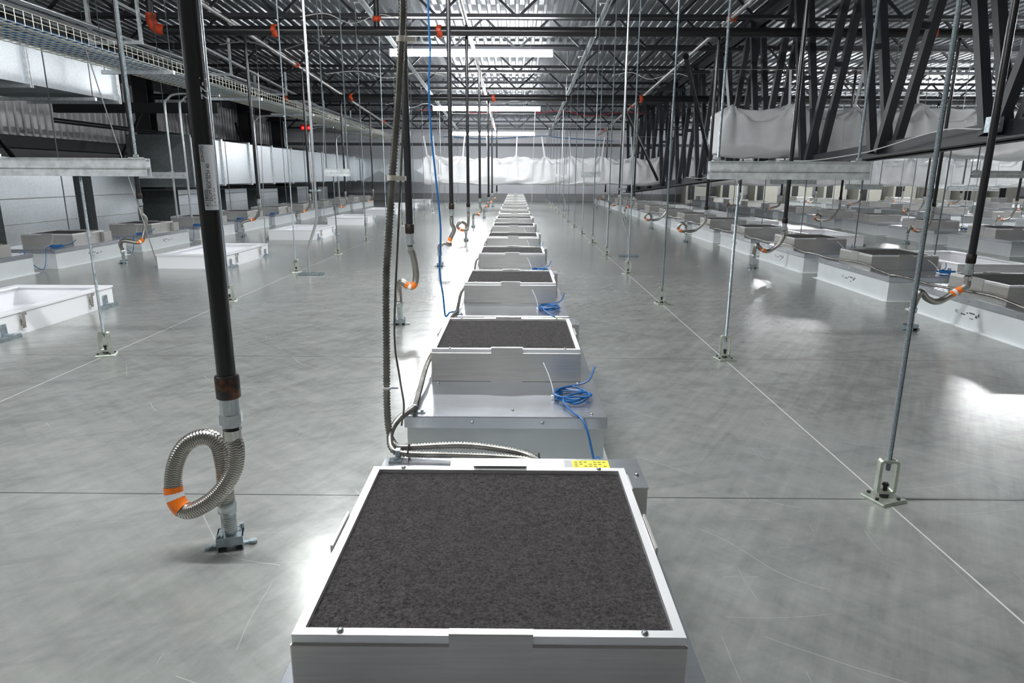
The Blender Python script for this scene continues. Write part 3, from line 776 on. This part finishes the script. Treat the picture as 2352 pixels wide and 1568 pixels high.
for i in range(20):
    rg = random.Random(i); x = xl+.03+i*.028
    p = curve([(x+rg.uniform(-.015, .015), TY0+.2+q*1.2, zb+.012+rg.uniform(0, .014)) for q in range(15)], 3)
    tag(obj('data_cable', MB().tube(p, .0062, 6), 'blue_cable' if i % 5 else 'white_cable'), '%s data cable lying along the wire basket tray' % ('blue' if i % 5 else 'white'), 'cable', 'data cables in the tray, %s' % ('blue' if i % 5 else 'white'))
# conduit rack above the tray
for i in range(5):
    x = -4.67-.09*i; z = 2.46+.012*(i % 2)
    tag(obj('conduit_run', MB().cyl((x, 3.6, z), (x, 23.5, z), .016, 10), 'emt'), 'straight steel conduit running above the tray, %s from the aisle' % ('first', 'second', 'third', 'fourth', 'fifth')[i], 'conduit', 'conduits above the tray')
for i, y in enumerate((6.0, 8.6, 11.2, 13.8, 16.4, 19.0)):
    m = MB(); m.box(-5.16, -4.52, y-.02, y+.02, 2.40, 2.44); m.box(-4.55, -4.52, y-.02, y+.02, 2.44, roof(3.47, y)); m.box(-5.16, -5.12, y-.02, y+.02, 2.44, roof(3.47, y))
    tag(obj('conduit_rack', m, 'strut'), 'strut rack carrying conduits above the tray, %s' % nth(i), 'strut rack', 'strut racks above the tray')
# bent conduits dropping from the tray
for i, (x, y) in enumerate(((-4.62, 9.15), (-4.50, 9.3), (-4.7, 12.4), (-4.6, 15.3), (-4.6, 17.6))):
    p = curve([(x, y, .3), (x, y, 1.0), (x, y, 1.72), (x+.05, y, 1.84), (x+.17, y, 1.90), (x+.55, y, 1.90)], 8)
    tag(obj('bent_conduit', MB().tube(p, .015, 10), 'emt'), 'steel conduit bending down from the cable tray, %s' % nth(i), 'conduit', 'bent conduits under the tray')
# upper galvanised duct, left
t_ = thing('supply_duct', 'shiny galvanised rectangular duct high on the left', 'duct', (0, 0, 0))
obj('duct_body', MB().box(-6.7, -5.5, 3.0, 9.66, 1.86, 2.30), 'galvanised', t_)
for y in (4.2, 5.6, 7.9, 9.62):
    m = MB(); m.box(-6.74, -5.46, y-.03, y-.004, 1.82, 2.34); m.box(-6.74, -5.46, y+.004, y+.03, 1.82, 2.34); obj('flange', m, 'strut', t_)
for y in (6.5, 8.8):
    m = MB(); m.box(-7.0, -5.3, y-.02, y+.02, 1.775, 1.815); obj('support_strut', m, 'strut', t_)
    for x in (-6.95, -5.34): obj('support_rod', MB().cyl((x, y, 1.775), (x, y, roof(3.5, y)), .005, 6), 'threaded_rod', t_)
# long return duct along the left and across the far end
t_ = thing('return_duct', 'long galvanised duct with flanged joints along the left wall', 'duct', (0, 0, 0))
obj('duct_body', MB().box(-6.2, -5.25, 11.03, 23.5, .72, 1.46), 'galvanised', t_)
m = MB(); m.box(-6.24, -5.21, 10.99, 11.03, .68, 1.50)
m.add([(-6.2, 10.99, .72), (-5.25, 10.99, .72), (-5.25, 10.99, 1.46), (-6.2, 10.99, 1.46), (-5.725, 10.95, 1.09)], [(0, 1, 4), (1, 2, 4), (2, 3, 4), (3, 0, 4)]); obj('end_cap', m, 'duct_dark', t_)
for i in range(9):
    y = 12.2+1.25*i; m = MB(); m.box(-6.23, -5.22, y-.03, y-.003, .69, 1.49); m.box(-6.23, -5.22, y+.003, y+.03, .69, 1.49); obj('flange', m, 'strut', t_)
t2 = thing('far_duct', 'galvanised duct with cross-broken panels at the far left', 'duct', (0, 0, 0))
obj('duct_body', MB().box(-5.24, -2.65, 22.9, 23.6, .68, 1.42), 'galvanised', t2)
for x0 in (-5.2, -3.95):
    m = MB(); m.add([(x0, 22.89, .69), (x0+1.2, 22.89, .69), (x0+1.2, 22.89, 1.41), (x0, 22.89, 1.41), (x0+.6, 22.86, 1.05)], [(0, 1, 4), (1, 2, 4), (2, 3, 4), (3, 0, 4)]); obj('cross_broken_panel', m, 'galvanised', t2)
# return-air chases standing along the left wall
def chase(x0, x1, y0, y1, h, label):
    t_ = thing('return_air_chase', label, 'return air chase', (x1, y0, 0), 'return air chases on the left')
    obj('casing', MB().box(x0-x1, 0, 0, y1-y0, 0, h), 'galvanised', t_)
    for q in (.30, .60, .88):
        m = MB(); m.prism([(0, h*q-.014), (.014, h*q-.006), (0, h*q)], 1, 0, y1-y0); obj('seam', m, 'rim_aluminium', t_)
    m = MB(); m.box(x0-x1, 0, -.004, 0, .01, h-.01); obj('end_panel', m, 'duct_dark', t_)
for i, (y0, y1, h) in enumerate(((7.85, 9.22, .99), (9.62, 10.7, .99), (11.7, 12.5, .62), (13.6, 14.7, .6), (15.4, 16.6, .57), (18.1, 19.1, .58), (20.0, 21.0, .55))):
    chase(-7.4, -6.02 if h > .9 else -5.85, y0, y1, h, 'galvanised return air chase standing behind the left units, %s' % nth(i))
# steel columns, girts and braces along the left wall
for i, y in enumerate((14.9, 17.6, 20.3, 23.0)):
    m = MB(); m.box(-8.1, -7.8, y-.15, y-.13, 0, roof(3.9, y)); m.box(-8.1, -7.8, y+.13, y+.15, 0, roof(3.9, y)); m.box(-7.96, -7.94, y-.13, y+.13, 0, roof(3.9, y))
    tag(obj('steel_column', m, 'black_iron'), 'dark steel column against the left wall, %s' % nth(i), 'column', 'columns on the left wall')
for i, (y0, y1) in enumerate(((9.5, 10.7), (14.4, 13.0), (19.0, 20.0))):
    m = MB(); m.cyl((-7.7, y0, 2.25), (-7.7, y1, .85), .035, 10); tag(obj('wall_brace', m, 'black_iron'), 'dark diagonal brace by the left wall, %s' % nth(i), 'brace', 'diagonal braces')
tag(obj('steel_beam', MB().box(-7.6, -4.9, 11.4, 11.5, 1.86, 2.02), 'black_iron'), 'black horizontal steel beam under the cable tray', 'beam')
for i, z in enumerate((1.62, 1.66)):
    m = MB(); m.cyl((-7.0, 10.5, z+.03), (-7.0, 24, z+.03), .018, 8); tag(obj('wall_pipe', m, 'black_iron'), ('upper', 'lower')[i]+' of two thin black pipes along the left wall', 'pipe', 'thin black pipes')
t_ = thing('exit_light', 'small glowing red light high on the left', 'exit light', (-5.6, 18.4, 2.08)); obj('case', MB().box(-.14, .14, .012, .06, -.04, .1), 'exit_red', t_); obj('stem', MB().cyl((0, .03, .1), (0, .03, roof(3.995, 18.4)-2.08), .008, 6), 'black_iron', t_)
for x in (-.08, .08): obj('lens', MB().cyl((x, .012, .02), (x, -.01, .02), .03, 10), 'exit_glow', t_)

# ------------------------------------------------------------------ white fabric-wrapped ducts
def wrap(x0, x1, y, z0, z1, dep, straps, label, zt, seed):
    t_ = thing('wrapped_duct', label, 'wrapped duct', (x0, y, 0), 'white wrapped ducts')
    n = int((x1-x0)/.028); rg = random.Random(seed); nr = 56; v = []; fs = []
    zc, hh = (z0+z1)/2, (z1-z0)/2; ph = [rg.uniform(0, 6.28) for _ in range(8)]
    for i in range(n+1):
        x = (x1-x0)*i/n; endk = min(1, (i+.35)/3.)**.5
        ds = min(abs(x-s) for s in straps); pull = math.exp(-(ds/.07)**2); sag = min(1, ds/.45)
        for k in range(nr):
            a = 2*math.pi*k/nr; c, s = math.cos(a), math.sin(a)
            sq = lambda q: math.copysign(abs(q)**.45, q)
            py, pz = dep/2*sq(c), hh*sq(s)
            sn = min(straps, key=lambda q: abs(x-q)); vx = x-sn; vz = max(0., (1-s))*hh; d = math.hypot(vx, vz); an = math.atan2(vx, vz+.03)
            j = straps.index(sn)
            wr_ = .036*math.cos(an*(8+j % 3)+ph[j % 8])*math.exp(-((d-.22)/.24)**2) + .022*math.sin(x*3.1+s*4+ph[1]) + .018*math.sin(x*7.7-s*6+ph[2])*math.sin(x*1.7+ph[4]) + .010*math.exp(-((abs(vx)-.02-.3*vz)/.02)**2)*(s > -.6)
            q_ = Vector((x*1.5+seed*7, a*1.1+x*.6, seed*3.1)); n_ = mnoise.noise(q_); n2_ = mnoise.noise(q_*2.3)
            wr_ += .05*(1-abs(n_)*3.2)*(abs(n_) < .31) + .022*n2_
            if s > .3: pz += -.045*sag + .035*pull
            else: pz += .012*math.sin(x*4+ph[3])
            v.append((x, dep/2+py*(.9+.1*endk) - wr_*(1 if c < 0 else -1)*min(1, abs(c)*2), zc+(pz+wr_*.6)*(.88+.12*endk)))
    for i in range(n):
        for k in range(nr): q = (k+1) % nr; fs.append((i*nr+k, i*nr+q, (i+1)*nr+q, (i+1)*nr+k))
    b = MB().add(v, fs, True); b.add(v[:nr], [tuple(range(nr-1, -1, -1))]); b.add(v[-nr:], [tuple(range(nr))])
    obj('fabric_wrap', b, 'fabric', t_)
    for i, s in enumerate(straps):
        lean = (-.18, -.08, .12, -.1, .05)[i % 5]*(zt-z1)
        m = MB(); m.bar((s, dep*.4, z1-.03), (s+lean, dep*.4, zt), .035, .004, (0, 1, 0)); obj('strap', m, 'white_tape', t_)
    m = MB(); m.cyl((-.3, dep*.4, zt), (x1-x0, dep*.4, zt), .004, 6); obj('support_cable', m, 'rod_clip', t_)
wrap(2.90, 13.5, 9.96, 1.16, 1.84, .50, [.18, 1.05, 1.98, 2.9, 3.8, 4.7, 5.6, 6.5, 7.4, 8.3, 9.2], 'white fabric-wrapped duct passing through the truss, nearer on the right', 2.38, 4)
wrap(-2.57, 15.5, 18.72, .645, 1.37, .5, [.12, .32, 1.08, 1.8, 2.55, 3.35, 4.05, 4.9, 5.75, 6.5, 7.4, 8.3, 9.3, 10.3, 11.3, 12.3, 13.3, 14.3, 15.3, 16.3, 17.4], 'long white fabric-wrapped duct across the far end of the room', 1.94, 9)

# ------------------------------------------------------------------ cream chases and dark openings far right
for i in range(10):
    x = 6.0+1.22*i
    t_ = thing('return_air_chase', 'cream return air chase at the far right wall, %s from the left' % ORD[i].replace('nearest', 'first'), 'return air chase', (x, 24.1, 0), 'cream chases at the far wall')
    obj('casing', MB().box(0, .8, 0, .7, 0, .86), 'cream', t_); obj('cap', MB().box(-.02, .82, -.02, .7, .86, .90), 'wall_trim', t_)
    m = MB(); m.box(.08, .30, -.006, 0, .1, .74); obj('opening', m, 'black', t_)

# ------------------------------------------------------------------ near cables
def armoured(path, r, step=.0078, n=12):
    p = resample(path, step/2); rr = [r*(1.05 if i % 2 else .74) for i in range(len(p))]
    return MB().tube(p, rr, n)
hang = [(-.255, 1.62, roof(3.4, 1.6)), (-.256, 1.62, 2.2), (-.256, 1.62, 1.55), (-.257, 1.62, 1.261), (-.265, 1.62, 1.152), (-.278, 1.62, 1.021), (-.293, 1.62, .893), (-.311, 1.62, .719), (-.320, 1.62, .623), (-.326, 1.62, .456), (-.331, 1.62, .305), (-.327, 1.618, .228), (-.312, 1.60, .205), (-.285, 1.585, .203), (-.14, 1.58, .212), (-.037, 1.575, .204), (.037, 1.55, .197), (.085, 1.48, .193), (.10, 1.40, .20), (.10, 1.338, .225)]
t_ = thing('armoured_cable', 'flexible steel armoured cable hanging down to the front unit', 'armoured cable', (0, 0, 0))
obj('armour', armoured(curve(hang, 10), .0095), 'armour', t_)
for z, x in ((.875, -.295), (1.18, -.262)):
    m = MB(); m.cyl((x, 1.62, z-.006), (x, 1.62, z+.006), .0125, 12); m.box(x+.008, x+.032, 1.612, 1.628, z-.006, z+.004); obj('cable_tie', m, 'nylon', t_)
m = MB(); m.cyl((-.328, 1.62, .35), (-.328, 1.62, .355), .0125, 12); m.box(-.32, -.30, 1.617, 1.621, .350, .354); obj('cable_tie', m, 'white_tape', t_)
second = [(-.306, 1.915, .1925), (-.306, 1.84, .212), (-.318, 1.70, .235), (-.324, 1.62, .23), (-.315, 1.575, .207), (-.28, 1.56, .197), (-.14, 1.555, .196), (-.04, 1.55, .194), (.05, 1.53, .192), (.11, 1.46, .192), (.135, 1.40, .2), (.14, 1.338, .22)]
t_ = thing('armoured_cable', 'second armoured cable curving from the next unit onto the front unit', 'armoured cable', (0, 0, 0))
obj('armour', armoured(curve(second, 10), .0085), 'armour', t_)
m = MB(); m.cyl((-.302, 1.566, .197), (-.29, 1.566, .197), .0125, 12); m.box(-.315, -.285, 1.535, 1.56, .1825, .186); m.cyl((-.30, 1.545, .186), (-.30, 1.545, .192), .006, 8); obj('strap_clamp', m, 'bracket_zinc', t_)
# black ties around both
for i, (x, y, z) in enumerate(((-.27, 1.572, .20), (.06, 1.53, .196))):
    m = MB(); m.tube([(x, y+.018*math.cos(a), z+.016*math.sin(a)) for a in [6.283*q/14 for q in range(14)]], .002, 6, False, True)
    tag(obj('cable_tie', m, 'black'), 'black tie round the two armoured cables, %s end' % ('left', 'right')[i], 'cable tie', 'black cable ties')
# thin grey wire beside the hanging armoured cable
tag(obj('thin_wire', MB().tube(curve([(-.245, 1.64, roof(3.4, 1.64)), (-.25, 1.64, 1.5), (-.262, 1.64, 1.1), (-.285, 1.64, .8), (-.308, 1.64, .5), (-.30, 1.64, .38), (-.290, 1.635, .30), (-.297, 1.63, .245)], 8), .0028, 6), 'armour'), 'thin grey wire hanging beside the thick armoured cable', 'wire')
# armoured jumpers along the left edges of the units
def jumper(x, k, label, g):
    y0 = .39+PITCH*k
    p = curve([(x-.278, y0+.04, .1915), (x-.283, y0+.20, .205), (x-.288, y0+.42, .225), (x-.288, y0+.70, .215), (x-.293, y0+1.0, .200), (x-.290, y0+1.2, .205), (x-.285, y0+1.40, .200), (x-.278, y0+PITCH+.04, .1915)], 8)
    t_ = thing('armoured_jumper', label, 'armoured cable', (0, 0, 0), g)
    obj('armour', armoured(p, .0085, .007 if k < 3 else .02, 8), 'armour', t_)
    m = MB(); m.box(x-.292, x-.245, y0+.028, y0+.048, .1822, .185); m.tube([(x-.278+.0115*math.cos(a), y0+.04, .1925+.0115*math.sin(a)) for a in [math.radians(q*18) for q in range(11)]], .0025, 6); m.cyl((x-.255, y0+.038, .185), (x-.255, y0+.038, .190), .005, 8); obj('strap_clamp', m, 'bracket_zinc', t_)
for i, k in enumerate(range(1, 11)): jumper(-.028, k, 'armoured cable along the left edge of the centre units, %s' % nth(i), 'armoured jumpers in the centre row')
for i, k in enumerate(range(1, 9)): jumper(3.03, k, 'armoured cable along the edge of the right aisle units, %s' % nth(i), 'armoured jumpers right of the aisle')
# blue data cable coils on the lids
def coil(x, k, label, g, seed, big_=False):
    rg = random.Random(seed); y0 = .39+PITCH*k
    cx, cy, z = x+.212+rg.uniform(-.01, .01), y0+.165+rg.uniform(-.02, .02), .187
    pts = [(x+.302, y0+.33, .245), (x+.275, y0+.285, .208), (cx+.01, cy+.10, .195), (cx-.05, cy+.06, .192)]
    for q in range(34):
        a = math.radians(120+40*q); rx, ry = .056+rg.uniform(-.012, .008), .062+rg.uniform(-.016, .010)
        pts.append((cx+rx*math.cos(a), cy+ry*math.sin(a), z+.0005*q+rg.uniform(0, .004)))
    pts += [(cx-.03, cy-.05, .20), (x+.20, y0+.03, .190), (x+.235, y0-.03, .172), (x+.262, y0-.10, .06), (x+.27, y0-.17, .012), (x+.25, y0-.28, .10), (x+.235, y0-.31, .192), (x+.26, y0-.40, .19)]
    t_ = thing('blue_data_cable', label, 'data cable', (0, 0, 0), g)
    obj('cable', MB().tube(curve(pts, 5), .0034, 6), 'blue_cable', t_)
    m = MB(); m.tube(curve([(cx-.06, cy-.005, .19), (cx-.062, cy+.01, .215), (cx-.075, cy+.05, .25), (cx-.09, cy+.10, .275)], 5), .0011, 5); m.box(cx-.067, cx-.056, cy-.012, cy+.0, .184, .195); obj('cable_tie', m, 'white_tape', t_)
for i, k in enumerate(range(1, 8)): coil(-.028, k, 'coiled blue data cable on the centre row lids, %s' % nth(i), 'blue cable coils in the centre row', 11+k)
for i, k in enumerate(range(2, 9)): coil(3.03, k, 'coiled blue data cable on the right aisle units, %s' % nth(i), 'blue cable coils right of the aisle', 31+k)
for i, k in enumerate(range(3, 9)): coil(-4.69, k, 'coiled blue data cable on the left wall units, %s' % nth(i), 'blue cable coils on the left', 51+k)
for i, k in enumerate(range(5, 11)): coil(6.06, k, 'coiled blue data cable just beyond the truss, %s' % nth(i), 'blue cable coils beyond the truss', 71+k)
# hanging blue cable left of the centre row
tag(obj('hanging_data_cable', MB().tube(curve([(-.43, 3.4, roof(3.4, 3.4)), (-.421, 3.4, 1.68), (-.415, 3.4, 1.491), (-.426, 3.4, 1.296), (-.421, 3.4, 1.095), (-.404, 3.4, .888), (-.384, 3.4, .631), (-.393, 3.4, .41), (-.378, 3.4, .274), (-.368, 3.4, .17), (-.345, 3.41, .186), (-.31, 3.43, .187)], 8), .0046, 8), 'blue_cable'), 'blue data cable hanging straight down left of the centre row', 'data cable')
tag(obj('hanging_data_cable', MB().tube(curve([(-3.3, 7.3, roof(3.47, 7.3)), (-3.27, 7.3, 2.55), (-3.31, 7.3, 2.35), (-3.26, 7.3, 2.2), (-3.24, 7.3, 2.06), (-3.27, 7.3, 1.98)], 8), .006, 6), 'blue_cable'), 'short pale blue cable dangling under the roof on the left', 'data cable')
# thin hanger wires to the left hatch frames and a few light wires
for i, (a, b) in enumerate((((-3.95, 6.5, 2.0), (-3.50, 6.45, .0)), ((-3.45, 9.4, 2.2), (-3.50, 9.3, .0)), ((-3.40, 12.3, 2.3), (-3.50, 12.2, .0)))):
    tag(obj('hanger_wire', MB().cyl(a, b, .005, 8), 'branch_steel'), 'thin steel rod slanting down to a left hatch frame, %s' % nth(i), 'rod', 'rods to the hatch frames')
tag(obj('light_cord', MB().tube(curve([(.42, 16.1, 2.4), (.40, 16.0, 1.8), (.37, 15.9, .9), (.36, 15.9, .3), (.34, 15.9, .03)], 6), .006, 6), 'white_cable'), 'thin white cord hanging beside the centre row under a light', 'cord')
WIRE_LABELS = ['pale wire arching under the joists left of the first light', 'tan flexible conduit drooping under the joists left of the first light', 'pale wire under the joists right of the first light', 'tan flexible conduit drooping just above the first light', 'pale wire near the right sprinkler branch by the truss', 'pale wire under the joists left of the second light', 'short pale wire under the joists left of the farthest lights', 'red wire strung under the joists above the farthest light', 'red wire strung under the joists towards the truss']
# roof wiring: flexible whips drooping between the joists
for i, (x0, x1, y, z, cm) in enumerate(((-2.9, -1.6, 9.6, 2.93, 'white_cable'), (-4.6, -2.9, 11.0, 2.83, 'branch_steel'), (.6, 3.4, 10.4, 2.95, 'white_cable'), (-1.6, 1.4, 10.6, 2.98, 'branch_steel'), (1.8, 3.2, 13.2, 2.72, 'white_cable'), (-3.6, -1.4, 13.4, 2.75, 'white_cable'), (-3.2, -2.0, 17.0, 2.55, 'white_cable'), (-2.6, .6, 18.4, 2.55, 'red_wire'), (.5, 3.4, 18.4, 2.5, 'red_wire'))):
    p = curve([(x0, y, z), (x0+(x1-x0)*.25, y+.1, z+.06), (x0+(x1-x0)*.5, y+.15, z-.05), (x0+(x1-x0)*.8, y+.05, z+.04), (x1, y, z-.02)], 6)
    tag(obj('roof_wire', MB().tube(p, .009 if cm == 'branch_steel' else .006, 6), cm), WIRE_LABELS[i], 'wire', 'wires under the roof')
tag(obj('far_data_cable', MB().tube(curve([(-2.6, 24.4, 2.24), (-1, 24.4, 2.16), (.8, 24.4, 2.26), (1.6, 24.4, 2.2), (3.4, 24.4, 2.1)], 8), .014, 6), 'blue_cable'), 'blue cable draped along the far wall above the wrapped duct', 'data cable')
# white cable and outlet box on the truss
tag(obj('truss_cable', MB().tube(curve([(3.83, 5.75, roof(1.49, 5.75)+.05), (3.83, 6.3, roof(1.49, 6.3)+.10), (3.83, 7.3, roof(1.49, 7.3)+.03), (3.83, 7.7, roof(1.49, 7.7)+.01), (3.83, 9.0, roof(1.49, 9)-.0+.02), (3.83, 10.5, roof(1.49, 10.5)+.12), (3.83, 11.6, roof(1.49, 11.6)+.02), (3.83, 12.8, roof(1.49, 12.8)+.13), (3.83, 14.0, roof(1.49, 14)+.02), (3.83, 15.5, roof(1.49, 15.5)+.1)], 8), .006, 6), 'white_cable'), 'white cable clipped along the bottom of the truss', 'cable')
t_ = thing('outlet_box', 'galvanised outlet box with receptacle on the truss bottom', 'outlet box', (3.80, 5.62, roof(1.56, 5.62)))
obj('box', MB().box(0, .07, -.055, .055, -.06, .06), 'bracket_zinc', t_)
obj('cover_plate', MB().bbox(-.05, .05, -.05, .05, 0, .006, .002), 'galvanised', t_).rotation_euler = (math.radians(90), 0, 0)
kids(t_)[-1].location = (.02, -.055, 0)
for z in (-.022, .022): obj('receptacle', MB().cyl((.02, -.061, z), (.02, -.066, z), .016, 12), 'nylon', t_)

# dark sway braces between the branch pipe and the truss
for i, (a, b) in enumerate((((2.50, 10.6, 2.62), (3.76, 13.2, 1.02)), ((2.50, 16.2, 2.38), (3.76, 18.2, .80)))):
    m = MB(); m.bar(a, b, .05, .05); m.cyl(Vector(a)-Vector((0, .03, 0)), Vector(a)+Vector((0, .03, 0)), .045, 10); tag(obj('sway_brace', m, 'steel_dark'), 'dark slanting sway brace beside the truss, %s of the two' % ('nearer', 'farther')[i], 'brace', 'sway braces')
